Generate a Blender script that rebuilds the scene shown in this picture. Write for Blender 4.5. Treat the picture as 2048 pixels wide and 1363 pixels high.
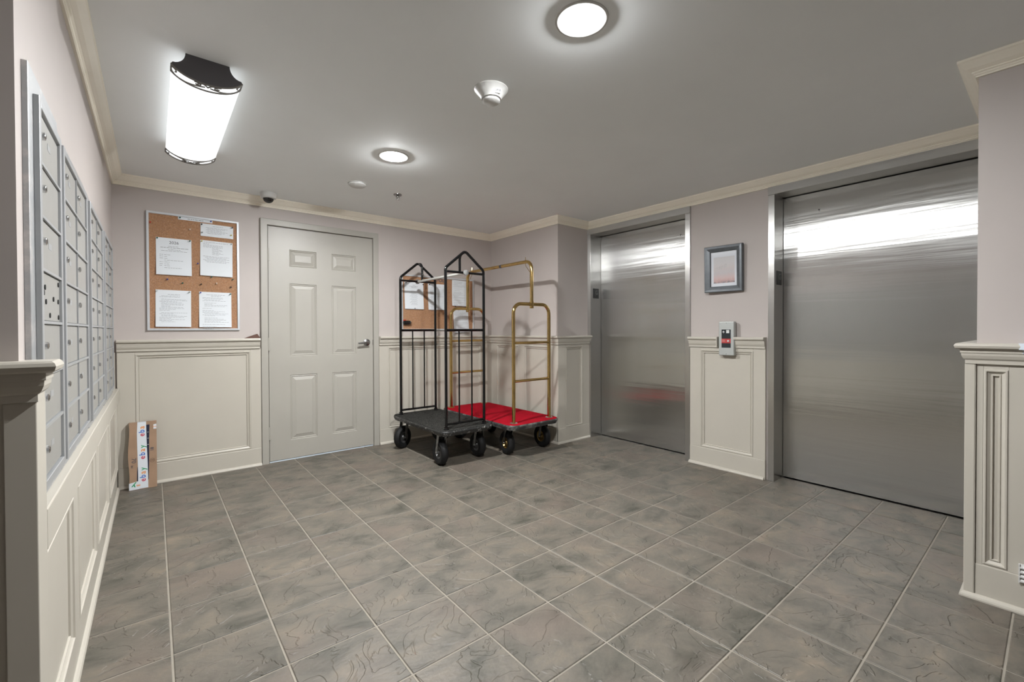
import bpy, bmesh, math, random
from mathutils import Vector, Matrix
from mathutils.geometry import tessellate_polygon

random.seed(7)
for o in list(bpy.data.objects):
    bpy.data.objects.remove(o, do_unlink=True)
scene = bpy.context.scene
COL = scene.collection

# ---------------------------------------------------------------- camera
YAW, PITCH, ROLL = .6809, -.0104, -.0035
CAM = Vector((-0.0421, -1.6479, 1.1379))
F_ = Vector((math.sin(YAW)*math.cos(PITCH), math.cos(YAW)*math.cos(PITCH), math.sin(PITCH)))
R_ = Vector((math.cos(YAW), -math.sin(YAW), 0))
U_ = R_.cross(F_)
R2 = R_*math.cos(ROLL) + U_*math.sin(ROLL)
U2 = -R_*math.sin(ROLL) + U_*math.cos(ROLL)
cd = bpy.data.cameras.new('camera')
cam = bpy.data.objects.new('camera', cd)
COL.objects.link(cam)
M = Matrix((R2, U2, -F_)).transposed().to_4x4()
M.translation = CAM
cam.matrix_world = M
cd.sensor_width = 36
cd.lens = 885.97/2048*36
cd.shift_y = -13.23/2048
cd.clip_start = .02
scene.camera = cam

# ---------------------------------------------------------------- world, exposure
w = bpy.data.worlds.new('world'); scene.world = w
w.use_nodes = True
w.node_tree.nodes['Background'].inputs[0].default_value = (.6, .62, .65, 1)
w.node_tree.nodes['Background'].inputs[1].default_value = .05
vs = scene.view_settings
vs.view_transform = 'Standard'; vs.look = 'None'; vs.gamma = 1; vs.use_curve_mapping = False
vs.exposure = 0.2
try:
    scene.cycles.max_bounces = 24; scene.cycles.diffuse_bounces = 16; scene.cycles.glossy_bounces = 8
except Exception:
    pass
LENS_POWER = 1.1          # fluorescent diffuser
CAN_POWER = 1800.0          # recessed lamps

# ---------------------------------------------------------------- plan of the lobby (metres)
T = .308                   # tile pitch
XL, YB, XR, YR, XE = -.265, 2.618, 3.098, 1.498, 3.5515
Y0 = -.255                 # outside corner of the left wall
XP, YP = 2.667, -1.430     # pillar corner right
H = 2.262                  # ceiling
XD = 3.705                 # lift doors
XFAR, YFAR = -2.6, -3.9    # lobby goes on behind the camera
RAIL = 1.075

# ================================================================ helpers
class MB:
    def __init__(s): s.v = []; s.f = []
    def add(s, vs, fs):
        n = len(s.v); s.v += [tuple(v) for v in vs]; s.f += [tuple(i+n for i in f) for f in fs]; return s
    def box(s, x0, x1, y0, y1, z0, z1):
        if x0 > x1: x0, x1 = x1, x0
        if y0 > y1: y0, y1 = y1, y0
        if z0 > z1: z0, z1 = z1, z0
        return s.add([(x0,y0,z0),(x1,y0,z0),(x1,y1,z0),(x0,y1,z0),(x0,y0,z1),(x1,y0,z1),(x1,y1,z1),(x0,y1,z1)],
                     [(3,2,1,0),(4,5,6,7),(0,1,5,4),(1,2,6,5),(2,3,7,6),(3,0,4,7)])
    def tube(s, pts, r, n=10, closed=False, cap=True):
        pts = [Vector(p) for p in pts]; m = len(pts)
        rs = r if isinstance(r, (list, tuple)) else [r]*m
        d0 = (pts[1]-pts[0]).normalized()
        ref = Vector((0,0,1)) if abs(d0.z) < .9 else Vector((1,0,0))
        nrm = (ref - d0*ref.dot(d0)).normalized(); prev = d0
        vs = []
        for i, p in enumerate(pts):
            if i == 0: d = d0
            elif i == m-1: d = (pts[-1]-pts[-2]).normalized()
            else: d = ((pts[i+1]-p).normalized() + (p-pts[i-1]).normalized()).normalized()
            q = prev.rotation_difference(d); nrm = q @ nrm; prev = d
            b = d.cross(nrm)
            for k in range(n):
                a = 2*math.pi*k/n
                vs.append(p + (nrm*math.cos(a) + b*math.sin(a))*rs[i])
        fs = []
        for i in range(m-1):
            for k in range(n):
                fs.append((i*n+k, i*n+(k+1) % n, (i+1)*n+(k+1) % n, (i+1)*n+k))
        if cap: fs += [tuple(range(n-1,-1,-1)), tuple(range((m-1)*n, m*n))]
        return s.add(vs, fs)
    def lathe(s, prof, c=(0,0,0), n=28, axis='z', cap0=True, cap1=True):
        vs = []; c = Vector(c)
        for r, h in prof:
            for k in range(n):
                a = 2*math.pi*k/n; p = (r*math.cos(a), r*math.sin(a), h)
                if axis == 'x': p = (p[2], p[0], p[1])
                elif axis == 'y': p = (p[0], p[2], p[1])
                vs.append(c + Vector(p))
        m = len(prof); fs = []
        for i in range(m-1):
            for k in range(n):
                fs.append((i*n+k, i*n+(k+1) % n, (i+1)*n+(k+1) % n, (i+1)*n+k))
        if cap0: fs.append(tuple(range(n)))
        if cap1: fs.append(tuple(range((m-1)*n, m*n)))
        return s.add(vs, fs)
    def prism(s, poly, fn, d0, d1):          # polygon (a,b) mapped by fn(a,b,d), between d0 and d1
        n = len(poly)
        vs = [fn(a, b, d0) for a, b in poly] + [fn(a, b, d1) for a, b in poly]
        fs = [tuple(range(n-1,-1,-1)), tuple(range(n, 2*n))] + [(i, (i+1) % n, n+(i+1) % n, n+i) for i in range(n)]
        return s.add(vs, fs)
    def rings(s, u0, u1, z0, z1, prof, fn, fill=True, back=False):
        vs = []; fs = []
        for i, d in prof:
            for u, z in ((u0+i, z0+i), (u1-i, z0+i), (u1-i, z1-i), (u0+i, z1-i)): vs.append(fn(u, z, d))
        for k in range(len(prof)-1):
            for j in range(4): fs.append((k*4+j, k*4+(j+1) % 4, k*4+4+(j+1) % 4, k*4+4+j))
        if fill: e = (len(prof)-1)*4; fs.append((e, e+1, e+2, e+3))
        if back: fs.append((3, 2, 1, 0))
        return s.add(vs, fs)
    def wbox(s, fn, u0, u1, z0, z1, d0, d1):
        vs = [fn(u, z, d) for d in (d0, d1) for u, z in ((u0,z0),(u1,z0),(u1,z1),(u0,z1))]
        return s.add(vs, [(3,2,1,0),(4,5,6,7),(0,1,5,4),(1,2,6,5),(2,3,7,6),(3,0,4,7)])
    def mesh(s, name, m=None, smooth=False, fix=True):
        me = bpy.data.meshes.new(name)
        me.from_pydata(s.v, [], s.f); me.validate()
        if fix:
            bm = bmesh.new(); bm.from_mesh(me)
            bmesh.ops.recalc_face_normals(bm, faces=bm.faces); bm.to_mesh(me); bm.free()
        if smooth:
            for p in me.polygons: p.use_smooth = True
            try: me.set_sharp_from_angle(angle=math.radians(38))
            except Exception: pass
        if m: me.materials.append(m)
        return me
    def obj(s, name, m, parent=None, smooth=False, bevel=0, seg=2, fix=True):
        return link(name, s.mesh(name, m, smooth, fix), parent, bevel, seg)

def link(name, me, parent=None, bevel=0, seg=2):
    o = bpy.data.objects.new(name, me); COL.objects.link(o)
    if parent: o.parent = parent; o.matrix_parent_inverse = Matrix.Translation(-parent.location) if parent.location.length else Matrix()
    if bevel:
        b = o.modifiers.new('bevel', 'BEVEL'); b.width = bevel; b.segments = seg
        b.limit_method = 'ANGLE'; b.angle_limit = math.radians(40)
    return o
def tag(o, label=None, cat=None, group=None, kind=None):
    if label: o['label'] = label
    if cat: o['category'] = cat
    if group: o['group'] = group
    if kind: o['kind'] = kind
    return o
def empty(name, loc=(0,0,0)):
    o = bpy.data.objects.new(name, None); COL.objects.link(o); o.location = loc; o.empty_display_size = .1
    return o
def fillet(pts, r, n=6):
    pts = [Vector(p) for p in pts]; out = [pts[0]]
    for i in range(1, len(pts)-1):
        p = pts[i]; a = (pts[i-1]-p); b = (pts[i+1]-p)
        rr = r[i-1] if isinstance(r, (list, tuple)) else r
        ang = a.angle(b); t = rr/math.tan(ang/2)
        p0 = p + a.normalized()*t; p1 = p + b.normalized()*t
        c = p + (a.normalized()+b.normalized()).normalized()*(rr/math.sin(ang/2))
        for k in range(n+1):
            v = (p0-c).lerp(p1-c, k/n)
            # slerp on the circle
            th = (p0-c).angle(p1-c)
            v = ((p0-c)*math.sin((1-k/n)*th) + (p1-c)*math.sin(k/n*th))/math.sin(th)
            out.append(c+v)
    out.append(pts[-1]); return out
def sweep(path, prof, name, m, parent=None, smooth=False):
    """profile (out, z) swept along a plan path with mitres; the room lies to the right of the path"""
    P = [Vector(p) for p in path]; n = len(P); offs = []
    for i in range(n):
        ns = []
        if i > 0: d = (P[i]-P[i-1]).normalized(); ns.append(Vector((d.y, -d.x)))
        if i < n-1: d = (P[i+1]-P[i]).normalized(); ns.append(Vector((d.y, -d.x)))
        offs.append(ns[0] if len(ns) == 1 else (ns[0]+ns[1])/(1+ns[0].dot(ns[1])))
    b = MB(); k = len(prof); vs = []; fs = []
    for p, o in zip(P, offs):
        for a, z in prof: q = p+o*a; vs.append((q.x, q.y, z))
    for i in range(n-1):
        for j in range(k): fs.append((i*k+j, i*k+(j+1) % k, (i+1)*k+(j+1) % k, (i+1)*k+j))
    fs += [tuple(range(k)), tuple(range((n-1)*k, n*k))]
    b.add(vs, fs)
    return b.obj(name, m, parent, smooth)
def wall_fn(ox, oy, ux, uy):
    """(u, z, d) -> world ; d grows out of the wall into the room"""
    nx, ny = uy, -ux
    return lambda u, z, d: (ox+ux*u+nx*d, oy+uy*u+ny*d, z)
BACK = wall_fn(0, YB, 1, 0)           # u = x
BUMP = wall_fn(XR, 0, 0, -1)          # u = -y
RET = wall_fn(0, YR, 1, 0)            # u = x
LIFT = wall_fn(XE, 0, 0, -1)          # u = -y
PIL = wall_fn(XP, 0, 0, -1)           # u = -y
LEFT = wall_fn(XL, 0, 0, 1)           # u = y
LEND = wall_fn(0, Y0, 1, 0)           # u = x

def text_mesh(body, size, m, extrude=.0003, align='CENTER', bold=0):
    c = bpy.data.curves.new('lettering', 'FONT'); c.body = body; c.size = size; c.extrude = extrude
    c.align_x = align; c.align_y = 'CENTER'; c.offset = bold; c.resolution_u = 3
    o = bpy.data.objects.new('lettering', c); COL.objects.link(o)
    dg = bpy.context.evaluated_depsgraph_get()
    me = bpy.data.meshes.new_from_object(o.evaluated_get(dg))
    bpy.data.objects.remove(o, do_unlink=True); bpy.data.curves.remove(c)
    me.materials.clear(); me.materials.append(m)
    return me
def text_on(fn, body, u, z, d, size, m, parent, rot=0, name='lettering', bold=0):
    me = text_mesh(body, size, m, bold=bold)
    ca, sa = math.cos(rot), math.sin(rot)
    for v in me.vertices:
        x, y, e = v.co
        v.co = fn(u + ca*x - sa*y, z + sa*x + ca*y, d + e)
    return link(name, me, parent)

# ================================================================ materials
def new_mat(name):
    m = bpy.data.materials.new(name); m.use_nodes = True
    return m, m.node_tree.nodes, m.node_tree.links, m.node_tree.nodes['Principled BSDF']
def mat(name, col, rough=.5, metal=0, spec=.5, var=0, scale=6, bump=0, bscale=60, bdist=.001, coat=0):
    m, N, L, P = new_mat(name)
    P.inputs['Base Color'].default_value = (*col, 1); P.inputs['Roughness'].default_value = rough
    P.inputs['Metallic'].default_value = metal; P.inputs['Specular IOR Level'].default_value = spec
    P.inputs['Coat Weight'].default_value = coat; P.inputs['Coat Roughness'].default_value = .12
    tc = N.new('ShaderNodeTexCoord')
    if var:
        n = N.new('ShaderNodeTexNoise'); n.inputs['Scale'].default_value = scale; n.inputs['Detail'].default_value = 5
        L.new(tc.outputs['Object'], n.inputs['Vector'])
        r = N.new('ShaderNodeValToRGB')
        r.color_ramp.elements[0].position = .3; r.color_ramp.elements[1].position = .7
        r.color_ramp.elements[0].color = (*[c*(1-var) for c in col], 1)
        r.color_ramp.elements[1].color = (*[min(1, c*(1+var)) for c in col], 1)
        L.new(n.outputs['Fac'], r.inputs['Fac']); L.new(r.outputs['Color'], P.inputs['Base Color'])
    if bump:
        n = N.new('ShaderNodeTexNoise'); n.inputs['Scale'].default_value = bscale; n.inputs['Detail'].default_value = 3
        L.new(tc.outputs['Object'], n.inputs['Vector'])
        b = N.new('ShaderNodeBump'); b.inputs['Strength'].default_value = bump; b.inputs['Distance'].default_value = bdist
        L.new(n.outputs['Fac'], b.inputs['Height']); L.new(b.outputs['Normal'], P.inputs['Normal'])
    return m
def emit(name, col, s):
    m, N, L, P = new_mat(name)
    P.inputs['Base Color'].default_value = (*col, 1)
    P.inputs['Emission Color'].default_value = (*col, 1); P.inputs['Emission Strength'].default_value = s
    return m
def steel_mat(name, col, rough, aniso=.9, wave=.12, zscale=14):
    m, N, L, P = new_mat(name)
    P.inputs['Base Color'].default_value = (*col, 1); P.inputs['Metallic'].default_value = 1
    P.inputs['Roughness'].default_value = rough; P.inputs['Anisotropic'].default_value = aniso
    g = N.new('ShaderNodeNewGeometry')
    x = N.new('ShaderNodeVectorMath'); x.operation = 'CROSS_PRODUCT'; x.inputs[1].default_value = (0, 0, 1)
    L.new(g.outputs['True Normal'], x.inputs[0])
    a0 = N.new('ShaderNodeVectorMath'); a0.inputs[1].default_value = (.004, .01, 0); L.new(x.outputs['Vector'], a0.inputs[0])
    nz = N.new('ShaderNodeVectorMath'); nz.operation = 'NORMALIZE'; L.new(a0.outputs['Vector'], nz.inputs[0])
    L.new(nz.outputs['Vector'], P.inputs['Tangent'])
    mp = N.new('ShaderNodeMapping'); mp.inputs['Scale'].default_value = (.55, .55, zscale)
    tc = N.new('ShaderNodeTexCoord'); L.new(tc.outputs['Object'], mp.inputs['Vector'])
    n = N.new('ShaderNodeTexNoise'); n.inputs['Scale'].default_value = 1; n.inputs['Detail'].default_value = 3
    n.inputs['Distortion'].default_value = .25
    L.new(mp.outputs['Vector'], n.inputs['Vector'])
    b = N.new('ShaderNodeBump'); b.inputs['Strength'].default_value = wave; b.inputs['Distance'].default_value = .02
    L.new(n.outputs['Fac'], b.inputs['Height']); L.new(b.outputs['Normal'], P.inputs['Normal'])
    # faint smears left by hands and wiping
    mp2 = N.new('ShaderNodeMapping'); mp2.inputs['Scale'].default_value = (3, 3, .8); L.new(tc.outputs['Object'], mp2.inputs['Vector'])
    n2 = N.new('ShaderNodeTexNoise'); n2.inputs['Scale'].default_value = 2.2; n2.inputs['Detail'].default_value = 4
    L.new(mp2.outputs['Vector'], n2.inputs['Vector'])
    mr = N.new('ShaderNodeMapRange'); mr.inputs['To Min'].default_value = rough*.85; mr.inputs['To Max'].default_value = rough*1.2
    L.new(n2.outputs['Fac'], mr.inputs['Value']); L.new(mr.outputs['Result'], P.inputs['Roughness'])
    return m
def tile_mat():
    m, N, L, P = new_mat('slate_tile')
    tc = N.new('ShaderNodeTexCoord'); oi = N.new('ShaderNodeObjectInfo')
    mul = N.new('ShaderNodeMath'); mul.operation = 'MULTIPLY'; mul.inputs[1].default_value = 57.0
    L.new(oi.outputs['Random'], mul.inputs[0])
    cx = N.new('ShaderNodeCombineXYZ'); L.new(mul.outputs[0], cx.inputs[0]); L.new(mul.outputs[0], cx.inputs[2])
    ad = N.new('ShaderNodeVectorMath'); L.new(tc.outputs['Object'], ad.inputs[0]); L.new(cx.outputs[0], ad.inputs[1])
    mp = N.new('ShaderNodeMapping'); mp.inputs['Scale'].default_value = (1, 1.45, 1); mp.inputs['Rotation'].default_value = (0, 0, .35)
    L.new(ad.outputs[0], mp.inputs['Vector'])
    n = N.new('ShaderNodeTexNoise'); n.inputs['Scale'].default_value = 5.0; n.inputs['Detail'].default_value = 9; n.inputs['Roughness'].default_value = .64
    n.inputs['Distortion'].default_value = .6; L.new(mp.outputs[0], n.inputs['Vector'])
    r = N.new('ShaderNodeValToRGB'); e = r.color_ramp.elements
    e[0].position = .31; e[0].color = (0.0566, 0.0547, 0.0423, 1); e[1].position = .74; e[1].color = (0.205, 0.1671, 0.1284, 1)
    for p, c in ((.40, (0.0918, 0.0851, 0.0691)), (.52, (0.13, 0.1154, 0.0945)), (.64, (0.1591, 0.1361, 0.1058))):
        k = e.new(p); k.color = (*c, 1)
    L.new(n.outputs['Fac'], r.inputs['Fac'])
    n3 = N.new('ShaderNodeTexNoise'); n3.inputs['Scale'].default_value = 3; n3.inputs['Detail'].default_value = 3
    L.new(ad.outputs[0], n3.inputs['Vector'])
    r3 = N.new('ShaderNodeValToRGB'); r3.color_ramp.elements[0].position = .5; r3.color_ramp.elements[1].position = .68
    r3.color_ramp.elements[0].color = (0, 0, 0, 1); r3.color_ramp.elements[1].color = (.55, .55, .55, 1)
    L.new(n3.outputs['Fac'], r3.inputs['Fac'])
    mix = N.new('ShaderNodeMix'); mix.data_type = 'RGBA'
    L.new(r3.outputs['Color'], mix.inputs['Factor']); L.new(r.outputs['Color'], mix.inputs[6]); mix.inputs[7].default_value = (0.1438, 0.1131, 0.0931, 1)
    L.new(mix.outputs[2], P.inputs['Base Color'])
    # cleft relief: terraces of a distorted noise
    n4 = N.new('ShaderNodeTexNoise'); n4.inputs['Scale'].default_value = 6; n4.inputs['Detail'].default_value = 4; n4.inputs['Distortion'].default_value = .8
    L.new(ad.outputs[0], n4.inputs['Vector'])
    r4 = N.new('ShaderNodeValToRGB'); ee = r4.color_ramp.elements
    ee[0].position = .40; ee[1].position = .415
    ee[0].color = (0, 0, 0, 1); ee[1].color = (.45, .45, .45, 1)
    for p, c in ((.555, .5), (.57, 1)): k = ee.new(p); k.color = (c, c, c, 1)
    L.new(n4.outputs['Fac'], r4.inputs['Fac'])
    n5 = N.new('ShaderNodeTexNoise'); n5.inputs['Scale'].default_value = 45; n5.inputs['Detail'].default_value = 4
    L.new(mp.outputs[0], n5.inputs['Vector'])
    a5 = N.new('ShaderNodeMath'); a5.operation = 'MULTIPLY_ADD'; a5.inputs[1].default_value = .35
    L.new(n5.outputs['Fac'], a5.inputs[0]); L.new(r4.outputs['Color'], a5.inputs[2])
    b = N.new('ShaderNodeBump'); b.inputs['Strength'].default_value = 1.0; b.inputs['Distance'].default_value = .005
    L.new(a5.outputs[0], b.inputs['Height']); L.new(b.outputs['Normal'], P.inputs['Normal'])
    P.inputs['Roughness'].default_value = .5; P.inputs['Specular IOR Level'].default_value = .5
    return m
def art_mat():
    m, N, L, P = new_mat('watercolour')
    tc = N.new('ShaderNodeTexCoord'); n = N.new('ShaderNodeTexNoise'); n.inputs['Scale'].default_value = 7; n.inputs['Detail'].default_value = 4; n.inputs['Distortion'].default_value = 1
    L.new(tc.outputs['Generated'], n.inputs['Vector'])
    sp = N.new('ShaderNodeSeparateXYZ'); L.new(tc.outputs['Generated'], sp.inputs[0])
    a = N.new('ShaderNodeMath'); a.operation = 'MULTIPLY_ADD'; a.inputs[1].default_value = .32
    L.new(n.outputs['Fac'], a.inputs[0]); L.new(sp.outputs['Z'], a.inputs[2])
    r = N.new('ShaderNodeValToRGB'); e = r.color_ramp.elements
    e[0].position = .14; e[0].color = (.22, .21, .23, 1); e[1].position = .95; e[1].color = (.62, .60, .60, 1)
    for p, c in ((.24, (.55, .36, .34)), (.36, (.62, .47, .46)), (.55, (.55, .52, .53)), (.70, (.60, .54, .53))):
        k = e.new(p); k.color = (*c, 1)
    L.new(a.outputs[0], r.inputs['Fac']); L.new(r.outputs['Color'], P.inputs['Base Color']); P.inputs['Roughness'].default_value = .6
    return m
def glass_mat(name='pane_glass'):
    m, N, L, P = new_mat(name); N.remove(P)
    out = N['Material Output']; t = N.new('ShaderNodeBsdfTransparent'); g = N.new('ShaderNodeBsdfGlossy'); g.inputs['Roughness'].default_value = .02
    f = N.new('ShaderNodeFresnel'); f.inputs['IOR'].default_value = 1.5
    x = N.new('ShaderNodeMixShader'); L.new(f.outputs[0], x.inputs[0]); L.new(t.outputs[0], x.inputs[1]); L.new(g.outputs[0], x.inputs[2])
    L.new(x.outputs[0], out.inputs['Surface'])
    return m
def lens_mat():
    """opal diffuser: two tubes show through as soft brighter bands"""
    m, N, L, P = new_mat('opal_diffuser')
    P.inputs['Base Color'].default_value = (.8, .8, .8, 1); P.inputs['Roughness'].default_value = .35
    tc = N.new('ShaderNodeTexCoord'); sp = N.new('ShaderNodeSeparateXYZ'); L.new(tc.outputs['Generated'], sp.inputs[0])
    r = N.new('ShaderNodeValToRGB'); r.color_ramp.interpolation = 'B_SPLINE'; e = r.color_ramp.elements
    e[0].position = 0; e[0].color = (.62,)*3+(1,); e[1].position = 1; e[1].color = (.62,)*3+(1,)
    for p, c in ((.25, 1.0), (.5, .70), (.75, 1.0)): k = e.new(p); k.color = (c, c, c, 1)
    L.new(sp.outputs['X'], r.inputs['Fac'])
    mu = N.new('ShaderNodeMath'); mu.operation = 'MULTIPLY'; mu.inputs[1].default_value = LENS_POWER
    L.new(r.outputs['Color'], mu.inputs[0]); L.new(mu.outputs[0], P.inputs['Emission Strength'])
    P.inputs['Emission Color'].default_value = (.96, .985, 1, 1)
    return m
def cork_mat():
    m, N, L, P = new_mat('cork')
    tc = N.new('ShaderNodeTexCoord'); v = N.new('ShaderNodeTexVoronoi'); v.inputs['Scale'].default_value = 230
    L.new(tc.outputs['Object'], v.inputs['Vector'])
    n = N.new('ShaderNodeTexNoise'); n.inputs['Scale'].default_value = 90; n.inputs['Detail'].default_value = 5; L.new(tc.outputs['Object'], n.inputs['Vector'])
    r = N.new('ShaderNodeValToRGB'); e = r.color_ramp.elements
    e[0].position = .3; e[0].color = (.27, .115, .035, 1); e[1].position = .7; e[1].color = (.40, .185, .065, 1)
    L.new(n.outputs['Fac'], r.inputs['Fac'])
    mx = N.new('ShaderNodeMix'); mx.data_type = 'RGBA'; mx.inputs['Factor'].default_value = .12
    L.new(r.outputs['Color'], mx.inputs[6]); L.new(v.outputs['Distance'], mx.inputs[7])
    L.new(mx.outputs[2], P.inputs['Base Color']); P.inputs['Roughness'].default_value = .9
    return m
def carpet_mat(name, a, b_, scale=260):
    m, N, L, P = new_mat(name)
    tc = N.new('ShaderNodeTexCoord'); n = N.new('ShaderNodeTexNoise'); n.inputs['Scale'].default_value = scale; n.inputs['Detail'].default_value = 2
    L.new(tc.outputs['Object'], n.inputs['Vector'])
    r = N.new('ShaderNodeValToRGB'); e = r.color_ramp.elements; e[0].position = .38; e[1].position = .66
    e[0].color = (*a, 1); e[1].color = (*b_, 1); L.new(n.outputs['Fac'], r.inputs['Fac'])
    n2 = N.new('ShaderNodeTexNoise'); n2.inputs['Scale'].default_value = 7; n2.inputs['Detail'].default_value = 4; L.new(tc.outputs['Object'], n2.inputs['Vector'])
    mr = N.new('ShaderNodeMapRange'); mr.inputs['To Min'].default_value = .7; mr.inputs['To Max'].default_value = 1.25; L.new(n2.outputs['Fac'], mr.inputs['Value'])
    mx = N.new('ShaderNodeVectorMath'); mx.operation = 'SCALE'; L.new(r.outputs['Color'], mx.inputs[0]); L.new(mr.outputs[0], mx.inputs['Scale'])
    L.new(mx.outputs[0], P.inputs['Base Color']); P.inputs['Roughness'].default_value = .95; P.inputs['Specular IOR Level'].default_value = .08
    b = N.new('ShaderNodeBump'); b.inputs['Strength'].default_value = .6; b.inputs['Distance'].default_value = .003
    L.new(n.outputs['Fac'], b.inputs['Height']); L.new(b.outputs['Normal'], P.inputs['Normal'])
    return m
def worn_metal(name, col, wear, rough, metal=1, scale=30, lo=.6, hi=.68):
    m, N, L, P = new_mat(name)
    tc = N.new('ShaderNodeTexCoord'); n = N.new('ShaderNodeTexNoise'); n.inputs['Scale'].default_value = scale; n.inputs['Detail'].default_value = 6; n.inputs['Roughness'].default_value = .7
    L.new(tc.outputs['Object'], n.inputs['Vector'])
    r = N.new('ShaderNodeValToRGB'); e = r.color_ramp.elements; e[0].position = lo; e[1].position = hi
    e[0].color = (*col, 1); e[1].color = (*wear, 1); L.new(n.outputs['Fac'], r.inputs['Fac']); L.new(r.outputs['Color'], P.inputs['Base Color'])
    P.inputs['Metallic'].default_value = metal; P.inputs['Roughness'].default_value = rough
    return m

m_wall = mat('mauve_wall_paint', (.475, .430, .408), .55, var=.03, scale=3, bump=.15, bscale=180, bdist=.0006)
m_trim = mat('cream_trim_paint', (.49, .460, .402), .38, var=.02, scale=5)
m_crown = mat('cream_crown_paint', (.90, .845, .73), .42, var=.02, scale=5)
m_door = mat('door_paint', (.375, .358, .320), .40, var=.02, scale=4)
m_ceil = mat('ceiling_paint', (.87, .895, .905), .8, var=.02, scale=2)
m_tile = tile_mat()
m_grout = mat('grout', (.27, .245, .205), .9, var=.12, scale=9, bump=.3, bscale=200)
m_steel = steel_mat('brushed_steel', (.60, .60, .59), .22, 1.0, wave=.07)
m_steel_frame = steel_mat('brushed_steel_frame', (.60, .595, .58), .30, .85, wave=.04)
m_dark = mat('shadow_gap_black', (.01, .01, .01), .8)
m_box = mat('mailbox_aluminium', (.34, .335, .318), .42, metal=.25, var=.03, scale=20)
m_boxframe = mat('mailbox_frame_aluminium', (.39, .40, .41), .38, metal=.35, var=.04, scale=15)
m_flange = worn_metal('mailbox_flange', (.40, .41, .42), (.58, .56, .55), .45, .5, 12, .5, .7)
m_chrome = mat('chrome', (.72, .72, .72), .15, 1)
m_satin = mat('satin_nickel', (.42, .42, .43), .25, 1)
m_black = worn_metal('black_tube_enamel', (.003, .003, .0035), (.09, .085, .08), .10, 0, 45, .76, .82)
m_brass = mat('brass_tube', (.60, .42, .17), .11, 1, var=.12, scale=14)
m_rubber = mat('tyre_rubber', (.009, .009, .0095), .6, spec=.25, bump=.2, bscale=120)
m_forkgrey = worn_metal('fork_steel', (.30, .30, .29), (.16, .15, .14), .4, .8, 25, .45, .65)
m_hubgrey = mat('hub_grey', (.10, .10, .10), .4, .6)
m_hubbrass = mat('hub_brass', (.42, .30, .12), .3, 1)
m_bumper = worn_metal('bumper_strip', (.018, .018, .018), (.42, .41, .39), .45, 0, 38, .56, .66)
m_bumper2 = worn_metal('bumper_strip_scuffed', (.035, .035, .035), (.30, .295, .28), .45, 0, 12, .48, .72)
m_carpet_b = carpet_mat('charcoal_carpet', (.006, .006, .006), (.055, .054, .049), 150)
m_carpet_r = carpet_mat('red_carpet', (.24, .0015, .008), (.40, .006, .02), 200)
m_rodgrey = mat('grey_rod', (.50, .50, .47), .45, .2)
m_capgrey = mat('grey_plastic_cap', (.18, .18, .175), .5)
m_cork = cork_mat()
m_alframe = mat('board_frame_aluminium', (.62, .64, .67), .35, .35)
m_paper = mat('white_paper', (.70, .735, .77), .8)
m_ink = mat('grey_print', (.30, .31, .33), .8)
m_inkd = mat('dark_print', (.07, .07, .09), .8)
m_white = mat('white_plastic', (.60, .60, .585), .4)
m_domeblack = mat('camera_dome', (.006, .006, .006), .06, 0, .8)
m_capdark = mat('fixture_bronze_pewter', (.085, .08, .085), .42, .5)
m_scroll = mat('scroll_metal', (.16, .15, .135), .5, .3)
m_lens = lens_mat()
m_can = emit('downlight_lamp', (.975, .985, .985), CAN_POWER)
m_canwhite = mat('downlight_baffle', (.80, .78, .74), .35)
m_card = mat('cardboard', (.33, .215, .14), .8, var=.08, scale=12)
m_tape = mat('white_tape', (.66, .70, .75), .3)
m_navy = mat('navy_tape', (.012, .016, .04), .3)
m_picframe = mat('dark_pewter_frame', (.10, .11, .12), .35, .4, var=.12, scale=30)
m_mat = mat('picture_mount', (.74, .76, .80), .8)
m_art = art_mat()
m_glass = glass_mat()
m_station = mat('station_steel', (.45, .47, .46), .4, .35)
m_panelblack = mat('station_panel_black', (.02, .024, .028), .25)
m_red = mat('station_red', (.45, .05, .05), .35)
m_lite = mat('pale_print', (.66, .68, .68), .4)
m_brown = mat('brown_wedge', (.10, .045, .03), .6)
m_gplate = mat('floor_plate_black', (.012, .012, .012), .4)
m_gletter = mat('floor_plate_letter', (.20, .21, .20), .4)
m_gapday = mat('painted_gap_daylight', (.62, .72, .80), .3)  # pale blue colour stands in for daylight showing under the door
m_chip = mat('bare_primer', (.68, .74, .82), .6)
m_sprk = mat('sprinkler_dark_chrome', (.25, .24, .23), .25, 1)

# ================================================================ floor, ceiling, walls
floor = MB().box(XFAR-.1, XD+.02, YFAR-.1, YB+.12, -.06, -.003).obj('floor', m_grout)
tag(floor, 'grey slate-look square floor tiles with pale grout lines', 'floor', kind='structure')
def tile_mesh(w, h):
    g = .0035; c = .0025; b = MB()
    x0, x1, y0, y1 = g, w-g, g, h-g
    z0, z1, z2 = -.006, -.0016, 0
    vs = [(x0,y0,z0),(x1,y0,z0),(x1,y1,z0),(x0,y1,z0),(x0,y0,z1),(x1,y0,z1),(x1,y1,z1),(x0,y1,z1),
          (x0+c,y0+c,z2),(x1-c,y0+c,z2),(x1-c,y1-c,z2),(x0+c,y1-c,z2)]
    b.add(vs, [(0,1,5,4),(1,2,6,5),(2,3,7,6),(3,0,4,7),(4,5,9,8),(5,6,10,9),(6,7,11,10),(7,4,8,11),(8,9,10,11)])
    return b.mesh('tile', m_tile, fix=False)
tcache = {}; rest = MB()
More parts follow.
